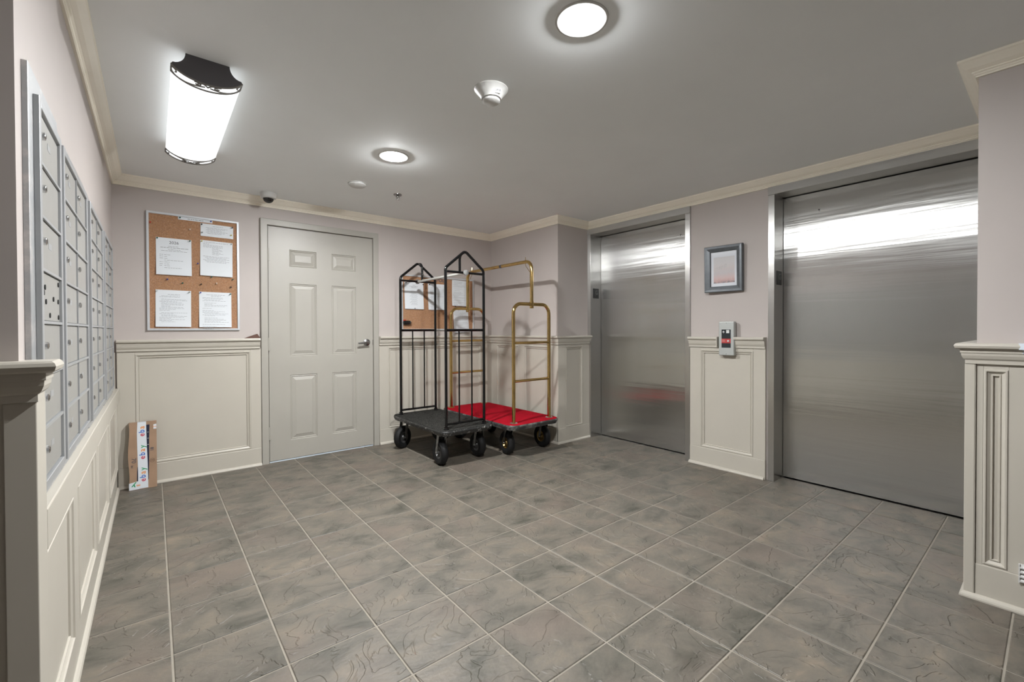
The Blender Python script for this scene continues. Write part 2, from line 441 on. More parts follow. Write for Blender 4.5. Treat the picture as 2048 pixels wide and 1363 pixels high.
for i in range(-14, 13):
    for j in range(-19, 9):
        x0, x1, y0, y1 = i*T, (i+1)*T, j*T, (j+1)*T
        x0 = max(x0, XFAR); x1 = min(x1, XD); y0 = max(y0, YFAR); y1 = min(y1, YB)
        if x1-x0 < .012 or y1-y0 < .012: continue
        if x1 <= XL and y0 >= Y0: continue
        if x0 < XL and y0 >= Y0: x0 = XL
        if x0 >= XR and y0 >= YR: continue
        if x0 >= XP and y1 <= YP: continue
        k = (round(x1-x0, 4), round(y1-y0, 4))
        if y1 > -1.75 and x1 > -.6:
            if k not in tcache: tcache[k] = tile_mesh(*k)
            o = link('tile', tcache[k], floor); o.location = (x0, y0, 0)
        else:
            me = tile_mesh(*k)
            rest.add([(v.co.x+x0, v.co.y+y0, v.co.z) for v in me.vertices], [tuple(p.vertices) for p in me.polygons])
            bpy.data.meshes.remove(me)
o = rest.obj('tile_field', m_tile, floor, fix=False); tag(o, kind='stuff')

CANS = [(1.178, 1.069), (1.178, -.550)]
def circ(x, y, r, n=32): return [Vector((x+r*math.cos(2*math.pi*k/n), y+r*math.sin(2*math.pi*k/n), H)) for k in range(n)]
outer = [Vector((XFAR-.1, YFAR-.1, H)), Vector((XD+.2, YFAR-.1, H)), Vector((XD+.2, YB+.1, H)), Vector((XFAR-.1, YB+.1, H))]
polys = [outer] + [circ(x, y, .079) for x, y in CANS]
allv = [v for p in polys for v in p]
b = MB(); b.add(allv, tessellate_polygon(polys))
b.box(XFAR-.1, XD+.2, YFAR-.1, YB+.1, H+.14, H+.2)
ceil = b.obj('ceiling', m_ceil, fix=False)
tag(ceil, 'flat pale grey painted ceiling of the lobby', 'ceiling', kind='structure')

DX0, DX1, DZ = .722, 1.646, 2.036       # opening of the white door
def struct(b, name, label, cat='wall', m=m_wall):
    return tag(b.obj(name, m), label, cat, kind='structure')
TH = .12
struct(MB().box(XL-TH, DX0-.05, YB, YB+TH, 0, H).box(DX1+.05, XR+TH, YB, YB+TH, 0, H).box(DX0-.05, DX1+.05, YB, YB+TH, DZ+.05, H)
       .box(DX0-.05, DX1+.05, YB+.07, YB+TH, 0, DZ+.05), 'wall_back', 'mauve back wall with the white door and two cork boards')
struct(MB().box(XL-TH, XL, Y0, YB, 0, H), 'wall_left', 'mauve left wall above the mailboxes')
struct(MB().box(XFAR, XL-TH, Y0, Y0+TH, 0, H), 'wall_left_end', 'shaded mauve wall end at the left picture edge')
struct(MB().box(XR, XR+.1, YR, YB, 0, H).box(XR+.1, XE+.2, YR, YR+.1, 0, H), 'wall_right_corner', 'mauve boxed-out corner between back wall and first lift')
E1 = (.39, 1.455); E2 = (-1.385, -.319); HZ = 2.133
b = MB()
b.box(XE, XE+.1, E2[1]+.045, E1[0]-.045, 0, H)                       # between the lifts
b.box(XE, XE+.1, E1[0]-.045, YR, HZ+.04, H).box(XE, XE+.1, YP, E2[1]+.045, HZ+.04, H)
struct(b, 'wall_right', 'mauve wall between and above the two lift doors')
struct(MB().box(XP, XP+.1, YFAR, YP, 0, H).box(XP+.1, XE+.2, YP-.1, YP, 0, H), 'wall_right_front', 'mauve wall at the right picture edge')
struct(MB().box(XFAR-.1, XFAR, YFAR, Y0+TH, 0, H), 'wall_far_left', 'mauve wall down the lobby to the left, behind the camera')
struct(MB().box(XFAR-.1, XP+.1, YFAR-.1, YFAR, 0, H), 'wall_front', 'mauve wall behind the camera')

# crown moulding
CP = [(0, H), (.060, H), (.060, H-.010), (.056, H-.013), (.050, H-.022), (.036, H-.038), (.024, H-.046), (.020, H-.048), (.020, H-.053),
      (.014, H-.056), (.013, H-.062), (.009, H-.064), (.009, H-.071), (0, H-.071)]
cpath = [(XFAR, Y0), (XL, Y0), (XL, YB), (XR, YB), (XR, YR), (XE, YR), (XE, YP), (XP, YP), (XP, YFAR)]
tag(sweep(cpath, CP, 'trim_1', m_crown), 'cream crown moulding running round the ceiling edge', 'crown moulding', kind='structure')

# ================================================================ wainscot
RP = [(0, RAIL), (.056, RAIL), (.061, RAIL-.004), (.0635, RAIL-.011), (.061, RAIL-.020), (.056, RAIL-.024), (.046, RAIL-.024), (.046, RAIL-.040),
      (.0435, RAIL-.0405), (.0425, RAIL-.052), (.038, RAIL-.064), (.034, RAIL-.069), (.032, RAIL-.070), (.032, RAIL-.086), (0, RAIL-.086)]
ZT = RAIL-.086
PM = [(0, .021), (.003, .0245), (.008, .0245), (.010, .020), (.020, .013), (.022, .0165), (.026, .0165), (.028, .008)]
def shoe(base, d):
    return [(0, 0), (base+d, 0), (base+d, .006), (base+d*.8, .013), (base+d*.35, .019), (base, .021), (0, .021)]
def wainscot(root, fn, u0, u1, panels, z1=ZT, base=.024, face=.021, zb=.148, boards=True):
    """stiles, rails and moulded panels on one wall run"""
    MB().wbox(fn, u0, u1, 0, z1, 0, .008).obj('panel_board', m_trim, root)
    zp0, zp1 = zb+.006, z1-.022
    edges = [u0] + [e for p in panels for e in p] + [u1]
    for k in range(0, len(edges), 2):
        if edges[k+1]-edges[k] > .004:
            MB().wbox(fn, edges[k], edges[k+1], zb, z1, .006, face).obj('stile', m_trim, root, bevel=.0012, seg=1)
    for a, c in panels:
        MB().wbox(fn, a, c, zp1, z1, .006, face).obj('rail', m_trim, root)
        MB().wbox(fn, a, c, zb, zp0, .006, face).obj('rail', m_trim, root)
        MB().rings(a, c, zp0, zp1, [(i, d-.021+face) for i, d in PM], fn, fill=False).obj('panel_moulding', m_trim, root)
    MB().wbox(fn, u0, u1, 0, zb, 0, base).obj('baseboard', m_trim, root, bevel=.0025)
def trim_root(n, label):
    o = empty('trim_%d' % n); return tag(o, label, 'wainscot', kind='structure')
SH = shoe(.024, .016)
# back wall, left of the door
t = trim_root(2, 'cream wainscot panel with chair rail below the tall cork board')
wainscot(t, BACK, XL+.018, .664, [(-.147, .587)])
sweep([(XL+.018, YB), (.657, YB)], RP, 'chair_rail', m_trim, t)
sweep([(XL+.018, YB), (.664, YB)], SH, 'shoe_moulding', m_trim, t)
# back wall right of the door, round the boxed-out corner
t = trim_root(3, 'cream wainscot behind the luggage carts and round the corner to the lift')
wainscot(t, BACK, 1.700, XR-.021, [(1.794, 2.93)])
wainscot(t, BUMP, -YB+.021, -YR, [(-2.486, -2.090), (-1.993, -1.598)])
wainscot(t, RET, XR-.021, XE-.012, [(3.183, 3.432)])
pth = [(1.700, YB), (XR, YB), (XR, YR), (XE-.006, YR)]
sweep(pth, RP, 'chair_rail', m_trim, t)
sweep(pth[:3] + [(XE-.012, YR)], SH, 'shoe_moulding', m_trim, t)
# between the lifts
t = trim_root(4, 'cream wainscot panel between the two lift doors')
wainscot(t, LIFT, -.340, .262, [(-.243, .175)])
sweep([(XE, .342), (XE, .094)], RP, 'chair_rail', m_trim, t)
sweep([(XE, -.040), (XE, -.262)], RP, 'chair_rail', m_trim, t)
sweep([(XE, .345), (XE, -.255)], SH, 'shoe_moulding', m_trim, t)
# right edge
t = trim_root(5, 'cream wainscot with corner post at the right picture edge')
wainscot(t, PIL, -YP+.001, -YFAR, [(1.452, 1.522), (1.60, 2.20), (2.30, 2.90)])
MB().box(XP-.027, XE, YP, YP+.030, 0, ZT).obj('return_board', m_trim, t)
MB().box(XP-.029, XP+.01, YP+.002, YP+.033, 0, ZT).obj('corner_post', m_trim, t, bevel=.002)
sweep([(XE, YP), (XP, YP), (XP, YFAR)], RP, 'chair_rail', m_trim, t)
sweep([(XE, YP), (XP, YP), (XP, YFAR)], shoe(.029, .016), 'shoe_moulding', m_trim, t)
b = MB()
for (ya, yc, za, zb_, dd) in ((-1.548, -1.62, 1.052, 1.0765, .0645), (-1.556, -1.62, 1.036, 1.052, .0475), (-1.561, -1.62, 1.020, 1.037, .0455), (-1.566, -1.62, 1.007, 1.022, .0415)):
    b.prism([(-ya, zb_), (-ya+.006, (za+zb_)/2), (-ya+.001, za), (-yc, za), (-yc, zb_)], PIL, .01, dd)
o = b.obj('bare_paint_patch', m_chip, t); o['label'] = 'pale patch where the rail paint has come off'
# left: shaded end wall and corner post
t = trim_root(6, 'shaded grey wainscot end and moulded post cap at the left picture edge')
wainscot(t, LEND, XFAR, XL+.0, [(-2.1, -1.65), (-1.55, -.97), (-.88, -.395)])
MB().box(XL-.02, XL+.029, Y0-.024, Y0+.075, 0, ZT).obj('corner_post', m_trim, t, bevel=.002)
sweep([(XFAR, Y0), (XL, Y0), (XL, Y0+.045)], RP, 'chair_rail', m_trim, t)
sweep([(XFAR, Y0), (XL, Y0), (XL, Y0+.075)], shoe(.029, .012), 'shoe_moulding', m_trim, t)
# left wall below the mailboxes
t = trim_root(7, 'cream wainscot panels with ledge running below the mailboxes')
wainscot(t, LEFT, Y0+.077, YB-.0, [(-.16, .33), (.455, 1.045), (1.14, 1.75), (1.86, 2.53)], z1=.632, base=.014, face=.018, zb=.148)
MB().wbox(LEFT, Y0+.077, YB-.026, .632, .728, 0, .030).obj('ledge_rail', m_trim, t, bevel=.003)
MB().wbox(LEFT, 2.36, YB-.026, .728, RAIL-.09, 0, .010).obj('panel_board', m_trim, t)
sweep([(XL, Y0+.077), (XL, YB-.04)], shoe(.014, .014), 'shoe_moulding', m_trim, t)

# ================================================================ white six-panel door
d = tag(empty('door_1', (0, YB, 0)), 'white six-panel door with lever handle in the back wall', 'door', kind='structure')
CF = [(0, 0), (.0, .022), (.004, .026), (.050, .026), (.0525, .023), (.0525, -.004), (.060, -.004), (.060, -.05)]
b = MB()        # steel casing, open at the floor
def casing(u0, u1, z1):
    vs = []; fs = []
    for i, dd in CF:
        for u, z in ((u0+i, 0), (u0+i, z1-i), (u1-i, z1-i), (u1-i, 0)): vs.append(BACK(u, z, dd))
    for k in range(len(CF)-1):
        for j in range(3): fs.append((k*4+j, k*4+j+1, k*4+4+j+1, k*4+4+j))
    return vs, fs
b.add(*casing(.6675, 1.6975, 2.092)); b.obj('door_frame', m_door, d)
LX0, LX1, LZ0, LZ1 = .7285, 1.6395, .013, 2.033
MB().wbox(BACK, LX0-.012, LX1+.012, 0, LZ1+.012, -.06, -.055).obj('dark_gap', m_dark, d)
cols = [(.894, 1.120), (1.253, 1.480)]; rows = [(.172, .745), (.912, 1.552), (1.699, 1.849)]
xs = [LX0, .894, 1.120, 1.253, 1.480, LX1]; zs = [LZ0, .172, .745, .912, 1.552, 1.699, 1.849, LZ1]
b = MB(); FR = .004
b.wbox(BACK, LX0, LX1, LZ0, LZ1, -.045, -.012)
for i in range(5):
    for j in range(7):
        if i in (1, 3) and j in (1, 3, 5): continue
        b.wbox(BACK, xs[i], xs[i+1], zs[j], zs[j+1], -.012, FR)
leaf = b.obj('door_leaf', m_door, d)
for a, c in cols:
    for z0, z1 in rows:
        MB().rings(a, c, z0, z1, [(0, FR), (.005, FR-.006), (.011, FR-.0035), (.015, FR-.008), (.019, FR-.009), (.044, FR-.002), (.046, FR-.0005)], BACK).obj('panel', m_door, d)
for z in (1.79, 1.022, .255):
    h = MB().tube([BACK(.7265, z-.055, .012), BACK(.7265, z+.055, .012)], .0075, 10).obj('hinge', m_door, d, smooth=True)
    MB().wbox(BACK, .730, .744, z-.052, z+.052, .002, .009).obj('hinge_leaf', m_door, h)
ha = MB().lathe([(.033, 0), (.033, .006), (.028, .010), (.014, .012), (.012, .050), (.011, .055)], (0,0,0), 24).obj('door_handle', m_satin, d, smooth=True)
me = ha.data
for v in me.vertices: x, y, z = v.co; v.co = BACK(1.580 + x, 1.020 + y, FR + z)
MB().tube(fillet([BACK(1.580, 1.020, .05), BACK(1.550, 1.020, .056), BACK(1.480, 1.014, .056)], .012), [.010]*1+[.010]*7+[.0075], 10).obj('lever', m_satin, ha, smooth=True)
MB().wbox(BACK, 1.640, 1.646, .995, 1.045, -.002, .006).obj('strike_plate', m_satin, d)
MB().wbox(BACK, LX0, LX1, -.004, .010, -.05, -.001).obj('daylight_strip', m_gapday, d)  # added strip, coloured as the daylight leaking under the leaf

# ================================================================ lifts
def lift(n, lo, hi, label, right_outer):
    d = tag(empty('door_%d' % n, (XE, (lo+hi)/2, 0)), label, 'lift door', kind='structure')
    fo = .048; pr = .015
    xf = XE-pr
    MB().box(xf, XD+.03, hi, hi+.043, 0, HZ).obj('jamb', m_steel_frame, d, bevel=.0015)
    MB().box(xf, XD+.03, lo-.045, lo, 0, HZ).obj('jamb', m_steel_frame, d, bevel=.0015)
    MB().box(xf-.006, XD+.03, lo-.046, hi+.043, HZ, HZ+.057).obj('header', m_steel_frame, d, bevel=.0015)
    leaf = MB().box(XD, XD+.03, lo+.003, hi-.003, .010, HZ-.006).obj('door_leaf', m_steel, d)
    MB().box(XD+.032, XD+.06, lo-.02, hi+.02, -.01, HZ+.02).obj('dark_gap', m_dark, d)
    MB().box(XD-.012, XD+.03, lo, hi, -.006, .0015).obj('sill', m_steel_frame, d)
    ky = lo+.135 if n == 2 else hi-.235
    k = MB().lathe([(.009, 0), (.009, -.003), (.005, -.004)], (XD, ky, 1.995), 14, axis='x').obj('keyhole', m_satin, leaf)
    MB().lathe([(.004, -.0042), (.004, -.0048)], (XD, ky, 1.995), 10, axis='x').obj('key_slot', m_dark, k)
    fn = wall_fn(0, hi, 1, 0)
    g = MB().wbox(fn, 3.574, 3.668, 1.468, 1.572, 0, .003).obj('floor_plate', m_gplate, d, bevel=.001)
    g['label'] = 'black plate with the letter G'
    text_on(fn, 'G', 3.630, 1.527, .0032, .062, m_gletter, g)
    b = MB()
    for k in range(6): b.wbox(fn, 3.600+.007*(k % 2), 3.603+.007*(k % 2), 1.505-.008*(k//2), 1.508-.008*(k//2), .003, .0042)
    b.obj('braille', m_gletter, g)
    return d
lift(2, *E1, 'brushed steel lift door beside the luggage carts', 0)
lift(3, *E2, 'brushed steel lift door nearest the right picture edge', 0)

# ================================================================ mailboxes
MF, MD, ML = .022, .016, .011           # frame front, door plane, flange (out of the wall)
MZ0, MZ1, NR = .779, 1.668, 7
PITCH_Z = (MZ1-MZ0)/NR
def mailbox(y0, y1, ncol, first, label):
    u = tag(empty('mailbox_unit', (XL, (y0+y1)/2, MZ0)), label, 'mailbox', 'apartment mailbox banks on the left wall')
    lip = .040
    MB().wbox(LEFT, y0-lip-(.03 if first else 0), y1+lip, MZ0-.049, MZ1+.045+(.03 if first else 0), 0, ML).obj('flange', m_flange, u, bevel=.001, seg=1)
    MB().wbox(LEFT, y0-.022, y0, MZ0-.022, MZ1+.022, ML, MF).obj('frame_side', m_boxframe, u, bevel=.001, seg=1)
    MB().wbox(LEFT, y1, y1+.022, MZ0-.022, MZ1+.022, ML, MF).obj('frame_side', m_boxframe, u, bevel=.001, seg=1)
    MB().wbox(LEFT, y0, y1, MZ1, MZ1+.022, ML, MF).obj('frame_top', m_boxframe, u, bevel=.001, seg=1)
    MB().wbox(LEFT, y0, y1, MZ0-.022, MZ0, ML, MF).obj('frame_bottom', m_boxframe, u, bevel=.001, seg=1)
    for k in range(1, NR):
        z = MZ0+k*PITCH_Z
        MB().wbox(LEFT, y0, y1, z-.0035, z+.0035, ML, MF-.001).obj('shelf_edge', m_boxframe, u)
    cw = (y1-y0)/ncol
    for c in range(1, ncol):
        MB().wbox(LEFT, y0+c*cw-.003, y0+c*cw+.003, MZ0, MZ1, ML, MF-.002).obj('divider', m_boxframe, u)
    for c in range(ncol):
        for k in range(NR):
            a = y0+c*cw+.004; e = y0+(c+1)*cw-.004; z0 = MZ0+k*PITCH_Z+.005; z1 = MZ0+(k+1)*PITCH_Z-.005
            dr = MB().wbox(LEFT, a, e, z0, z1, ML, MD).obj('mailbox_door', m_box, u, bevel=.001, seg=1)
            zc = z0+.56*(z1-z0)
            if first and k == 3:
                for fy, fz in ((.18, .70), (.12, .58), (.92, .88), (.62, .50), (.90, .47), (.22, .40), (.42, .12), (.91, .10)):
                    MB().lathe([(.0065, 0), (.0065, .002)], LEFT(a+fy*(e-a), z0+fz*(z1-z0), MD), 12, axis='x').obj('lock_hole', m_dark, dr)
                continue
            lk = MB().lathe([(.0095, 0), (.0095, .007), (.0075, .0085)], LEFT(a+.030, zc, MD), 14, axis='x').obj('lock', m_chrome, dr, smooth=True)
            MB().wbox(LEFT, a+.029, a+.031, zc-.005, zc+.005, MD+.0085, MD+.009).obj('key_slot', m_dark, lk)
            if random.random() < .5:
                MB().wbox(LEFT, a+.11, a+.15, zc-.008, zc+.008, MD, MD+.0006).obj('number_plate', m_boxframe, dr)
mailbox(-.125, .150, 1, True, 'single-column bank of grey mailboxes nearest the camera, one door full of screw holes')
mailbox(.238, .806, 2, False, 'two-column bank of grey mailboxes next to the single-column bank')
mailbox(.962, 1.530, 2, False, 'third bank of grey mailboxes counted from the camera')
mailbox(1.688, 2.250, 2, False, 'bank of grey mailboxes nearest the back wall corner')

# ================================================================ ceiling lamps and devices
def downlight(x, y, label):
    t = tag(empty('recessed_light', (x, y, H)), label, 'ceiling light', 'recessed downlights in the lobby ceiling')
    MB().lathe([(.097, H), (.096, H-.003), (.088, H-.0045), (.080, H-.003), (.0775, H)], (x, y, 0), 40, cap0=False, cap1=False).obj('trim_ring', m_white, t, smooth=True)
    MB().lathe([(.0785, H-.002), (.0785, H+.002), (.062, H+.075), (.062, H+.078)], (x, y, 0), 40, cap0=False).obj('baffle', m_canwhite, t, smooth=True)
    MB().lathe([(.028, H+.074), (.048, H+.050), (.053, H+.026), (.051, H+.004), (.040, H-.008), (.016, H-.0125)], (x, y, 0), 32).obj('lamp', m_can, t, smooth=True)
downlight(*CANS[0], 'round recessed downlight farther back, above the floor near the cork board')
downlight(*CANS[1], 'round recessed downlight at the top picture edge')

FX, FY0, FY1, FA, FB = .146, .585, 1.70, .122, .076
RZ, SAG = 2.207, .044
def fixture(cy0, cy1, label):
    t = tag(empty('ceiling_light', (FX, (cy0+cy1)/2, H)), label, 'ceiling light')
    arc = [(FA*math.sin(a), RZ-SAG*(math.cos(a)-math.cos(1.15))/(1-math.cos(1.15))) for a in [1.15*(2*k/24-1) for k in range(25)]]
    sc = FA/arc[-1][0]; arc = [(x*sc, z) for x, z in arc]
    def side(s, n=7):           # concave flank from rim up to the ceiling
        out = []
        for k in range(n+1):
            a = k/n*math.pi/2
            out.append((s*(FA-.004-(FA-.004-FB)*math.sin(a)), RZ+.006+(H-RZ-.006)*(1-math.cos(a))))
        return out
    cap = [(x*1.01, z-.002) for x, z in arc] + side(1) + side(-1)[::-1]
    fn = lambda a, z, y: (FX+a, y, z)
    for y in (cy0, cy1-.006):
        MB().prism(cap, fn, y, y+.006).obj('end_cap', m_capdark, t)
    MB().box(FX-FB+.006, FX+FB-.006, cy0+.006, cy1-.006, RZ+.018, H).obj('housing', m_white, t)
    b = MB(); n = len(arc); th = .003
    vs = [(FX+x, y, z) for y in (cy0+.007, cy1-.007) for x, z in arc]
    fs = [(i, i+1, n+i+1, n+i) for i in range(n-1)]
    b.add(vs, fs).obj('diffuser', m_lens, t, smooth=True, fix=False)
    def onlens(s, y):           # s = arc position -1..1
        a = 1.15*s; return Vector((FX+FA*math.sin(a)/math.sin(1.15), y, RZ-SAG*(math.cos(a)-math.cos(1.15))/(1-math.cos(1.15))-.003))
    bw = .062
    for y, sg in ((cy0, 1), (cy1, -1)):
        b = MB()
        for yy, r in ((y+sg*.003, .0040), (y+sg*bw, .0036)):
            b.tube([onlens(-1+2*k/30, yy) for k in range(31)], r, 6)
        for s in (-1, 1): b.tube([onlens(s*.995, y), onlens(s*.995, y+sg*bw)], .0034, 6)
        def curl(c, yc, r0, r1, a0, a1, mx, n=22):
            pts = []
            for k in range(n+1):
                f = k/n; a = a0+(a1-a0)*f; r = r0+(r1-r0)*f
                pts.append(onlens(c+mx*r*math.cos(a)/.135, y+sg*(yc+r*math.sin(a))))
            b.tube(pts, .0028, 5)
        for mx in (-1, 1):
            curl(mx*.86, .030, .026, .006, math.pi*.5, -math.pi*1.3, mx)
            b.tube([onlens(mx*(.06+.62*k/16), y+sg*(.030+.030*math.sin(math.pi*.5*k/16)*(1 if k < 17 else 1))) for k in range(17)], .0028, 5)
            curl(mx*.24, .026, .016, .004, -math.pi*.7, math.pi*.9, -mx)
            b.tube([onlens(mx*(.0+.24*k/10), y+sg*(.028-.020*math.sin(math.pi*k/10))) for k in range(11)], .0028, 5)
        b.obj('scroll_ornament', m_scroll, t, smooth=True)
fixture(FY0, FY1, 'long white ceiling light with scrollwork ends above the mailboxes')

def on_ceiling(name, prof, x, y, m, label, cat, n=36):
    t = tag(empty(name, (x, y, H)), label, cat)
    return t
t = on_ceiling('smoke_detector', None, 1.198, .031, None, 'white conical smoke detector on the ceiling', 'smoke detector')
x, y = 1.198, .031
MB().lathe([(.079, H), (.079, H-.004), (.072, H-.012), (.048, H-.040), (.046, H-.046)], (x, y, 0), 36).obj('base', m_white, t, smooth=True)
MB().lathe([(.036, H-.046), (.036, H-.050)], (x, y, 0), 30).obj('vent_ring', m_capgrey, t)
MB().lathe([(.041, H-.050), (.041, H-.058), (.034, H-.063)], (x, y, 0), 30).obj('sensor_cap', m_white, t, smooth=True)
ld = Vector((-.25, -.97, 0)).normalized(); rt = Vector((.97, -.25, 0))
def onlab(u, v, e): p = Vector((x, y, 0)) + ld*(.058+.021*v/.02*0+e+.012*v/.02) + rt*(u+.012); return (p.x, p.y, H-.030+v*.9)
o = MB().add([onlab(-.014, -.010, .001), onlab(.014, -.010, .001), onlab(.014, .010, .001), onlab(-.014, .010, .001)], [(0,1,2,3)]).obj('label_sticker', m_lite, t, fix=False)
me = text_mesh('H 8', .013, m_inkd)
for v in me.vertices: v.co = onlab(v.co.x, v.co.y, .0016)
link('lettering', me, o)
t = on_ceiling('ceiling_cover', None, 1.187, 1.750, None, 'flat round white cover disc on the ceiling', 'cover plate')
MB().lathe([(.060, H), (.066, H-.006), (.066, H-.012), (.052, H-.021)], (1.187, 1.750, 0), 36).obj('disc', m_white, t, smooth=True)
MB().lathe([(.070, H), (.070, H-.002)], (1.187, 1.750, 0), 36).obj('rim', m_white, t, smooth=True)
t = on_ceiling('sprinkler_head', None, 1.546, 1.813, None, 'small dark sprinkler head in the ceiling', 'sprinkler')
MB().lathe([(.034, H), (.033, H-.005), (.014, H-.008)], (1.546, 1.813, 0), 28).obj('escutcheon', m_sprk, t, smooth=True)
MB().tube([(1.546, 1.813, H-.006), (1.546, 1.813, H-.042)], .005, 8).obj('stem', m_sprk, t)
b = MB()
for s in (-1, 1): b.tube(fillet([(1.546+s*.005, 1.813, H-.008), (1.546+s*.014, 1.813, H-.020), (1.546+s*.003, 1.813, H-.040)], .006, 4), .0022, 6)
b.obj('frame_arms', m_sprk, t)
MB().lathe([(.015, H-.042), (.015, H-.044), (.004, H-.046)], (1.546, 1.813, 0), 16).obj('deflector', m_chrome, t)
t = on_ceiling('security_camera', None, .70, 2.425, None, 'small white dome camera with black dome on the ceiling', 'camera')
MB().lathe([(.058, H), (.060, H-.004), (.060, H-.034), (.054, H-.044), (.040, H-.048)], (.70, 2.425, 0), 32).obj('housing', m_white, t, smooth=True)
MB().lathe([(.040*math.cos(a), H-.046-.036*math.sin(a)) for a in [k/8*math.pi/2*.98 for k in range(9)]], (.70, 2.425, 0), 28).obj('dome', m_domeblack, t, smooth=True)

# ================================================================ cork boards and notices
def board(x0, x1, z0, z1, label):
    t = tag(empty('cork_board', ((x0+x1)/2, YB, z0)), label, 'notice board')
    MB().wbox(BACK, x0+.012, x1-.012, z0+.012, z1-.012, .001, .009).obj('cork', m_cork, t)
    MB().rings(x0, x1, z0, z1, [(0, 0), (0, .016), (.002, .018), (.014, .018), (.016, .016), (.016, .006)], BACK, fill=False).obj('frame', m_alframe, t)
    return t
BW = .0095
def paper(cx, z1, w, h, label, lines, rot=0, lift_=.012, head=None, name='notice'):
    t = tag(empty(name, (cx, YB-BW, z1)), label, 'notice', 'paper notices on the cork boards')
    ca, sa = math.cos(rot), math.sin(rot)
    def fn(u, v, d): # u across, v down from the top edge
        dd = BW + .0008 + lift_*max(0, v/h)**2.2 + d
        return BACK(cx + ca*u + sa*v, z1 - ca*v + sa*u, dd)
    b = MB(); n = 8
    vs = [fn(u, h*k/n, e) for e in (0, .0004) for k in range(n+1) for u in (-w/2, w/2)]
    m_ = 2*(n+1); fs = []
    for k in range(n):
        fs.append((m_+2*k, m_+2*k+2, m_+2*k+3, m_+2*k+1)); fs.append((2*k, 2*k+1, 2*k+3, 2*k+2))
        fs.append((2*k, 2*k+2, m_+2*k+2, m_+2*k)); fs.append((2*k+1, m_+2*k+1, m_+2*k+3, 2*k+3))
    fs += [(0, m_, m_+1, 1), (2*n, 2*n+1, m_+2*n+1, m_+2*n)]
    sh = b.add(vs, fs).obj('sheet', m_paper, t)
    if lines:
        b = MB(); rnd = random.Random(int(cx*1000)+int(z1*100))
        for v, a, c, th in lines:
            u = a
            while u < c-.004:
                wl = min(c-u, rnd.uniform(.008, .024))
                b.add([fn(u, v-th/2, .0007), fn(u+wl, v-th/2, .0007), fn(u+wl, v+th/2, .0007), fn(u, v+th/2, .0007)], [(0,3,2,1)])
                u += wl+.0035
        b.obj('print_lines', m_ink, sh, fix=False)
    if head:
        me = text_mesh(head[0], head[1], m_inkd)
        for q in me.vertices: q.co = fn(q.co.x, head[2]-q.co.y, .0007+q.co.z)
        link('lettering', me, sh)
    return fn
def body(rows_, w, seed, indent=.0, th=.0022, gap=.0085, start=.045):
    r = random.Random(seed); out = []; v = start
    for _ in range(rows_):
        a = -w/2+.022+(indent if r.random() < .6 else 0); c = min(w/2-.02, a+r.uniform(.05, w-.05))
        out.append((v, a, c, th)); v += gap*(2 if r.random() < .18 else 1)
    return out
PINCOL = {}
def pin(x, z, col, label, dist=BW, rr=.0052):
    if col not in PINCOL:
        PINCOL[col] = mat('pin_'+col, {'green': (.02, .10, .08), 'blue': (.04, .06, .30), 'red': (.42, .03, .015), 'white': (.62, .52, .44), 'black': (.012, .012, .012), 'yellow': (.45, .38, .08), 'grey': (.28, .30, .28), 'clear': (.5, .54, .55)}[col], .25)
    o = MB().lathe([(.0014, 0), (.0014, .0045), (rr*.95, .0050), (rr*.9, .0062), (rr*.55, .0075), (rr*.55, .0135), (rr*.95, .0150), (rr, .0165), (rr*.8, .0175)], (0, 0, 0), 12).mesh('push_pin', PINCOL[col], True)
    for v in o.vertices: a, b_, h = v.co; v.co = BACK(a, b_, h)
    for v in o.vertices: v.co -= Vector(BACK(0, 0, 0))
    ob = link('push_pin', o); ob.location = BACK(x, z, dist)
    tag(ob, label, 'push pin', 'push pins on the cork boards')

board(-.076, .514, 1.142, 2.031, 'tall cork notice board in an aluminium frame left of the white door')
PW, PH = .216, .2794
L1 = [(.062, -.036, .034, .003), (.073, -.082, .088, .0042), (.087, -.036, .040, .003), (.097, -.077, .080, .003)]
for v, l in ((.127, .065), (.140, .052), (.155, .054), (.183, .060), (.198, .058), (.211, .066)): L1 += [(v, -.088, -.066, .0028), (v, -.060, -.088+l, .0028)]
L1 += [(.169, -.060, .060, .003), (.226, -.060, .046, .003)]
paper(.088, 1.842, PW, PH, 'white notice headed 2026 on the tall cork board', sorted(L1), .0, head=('2026', .030, .034))
paper(.361, 1.853, PW, PH, 'white typed notice beside the 2026 notice on the tall cork board',
      [(.014, -.085, .075, .003), (.026, -.09, -.05, .003)] + [(.036+.008*k, -.03 if k > 2 else -.09, (.02+.012*(k % 3)) if k > 2 else .04, .0024) for k in range(10)] + [(.125+.009*k, -.09+.012*(k % 3), .085-.02*(k % 2), .0026) for k in range(6)], -.012)
paper(.083, 1.4485, PW, PH, 'white typed notice at the lower left of the tall cork board', [(.034, -.036, .040, .003)] + body(22, PW, 3, .012), -.008)
paper(.349, 1.446, PW, PH, 'white typed notice at the lower right of the tall cork board', [(.022, -.06, .07, .003), (.032, -.03, .035, .003)] + body(24, PW, 5, .012), -.003)
paper(.365, 1.985, .219, .100, 'short white paper slip near the top right of the tall cork board', [(.016, -.03, .045, .003)] + [(.030+.009*k, -.075+.01*(k % 2), .07-.02*(k % 3), .0026) for k in range(6)], -.006, .004)
paper(.224, 2.0165, .220, .0235, 'narrow white title strip at the top of the tall cork board', [(.0125, -.05, .05, .0055)], 0, .001)
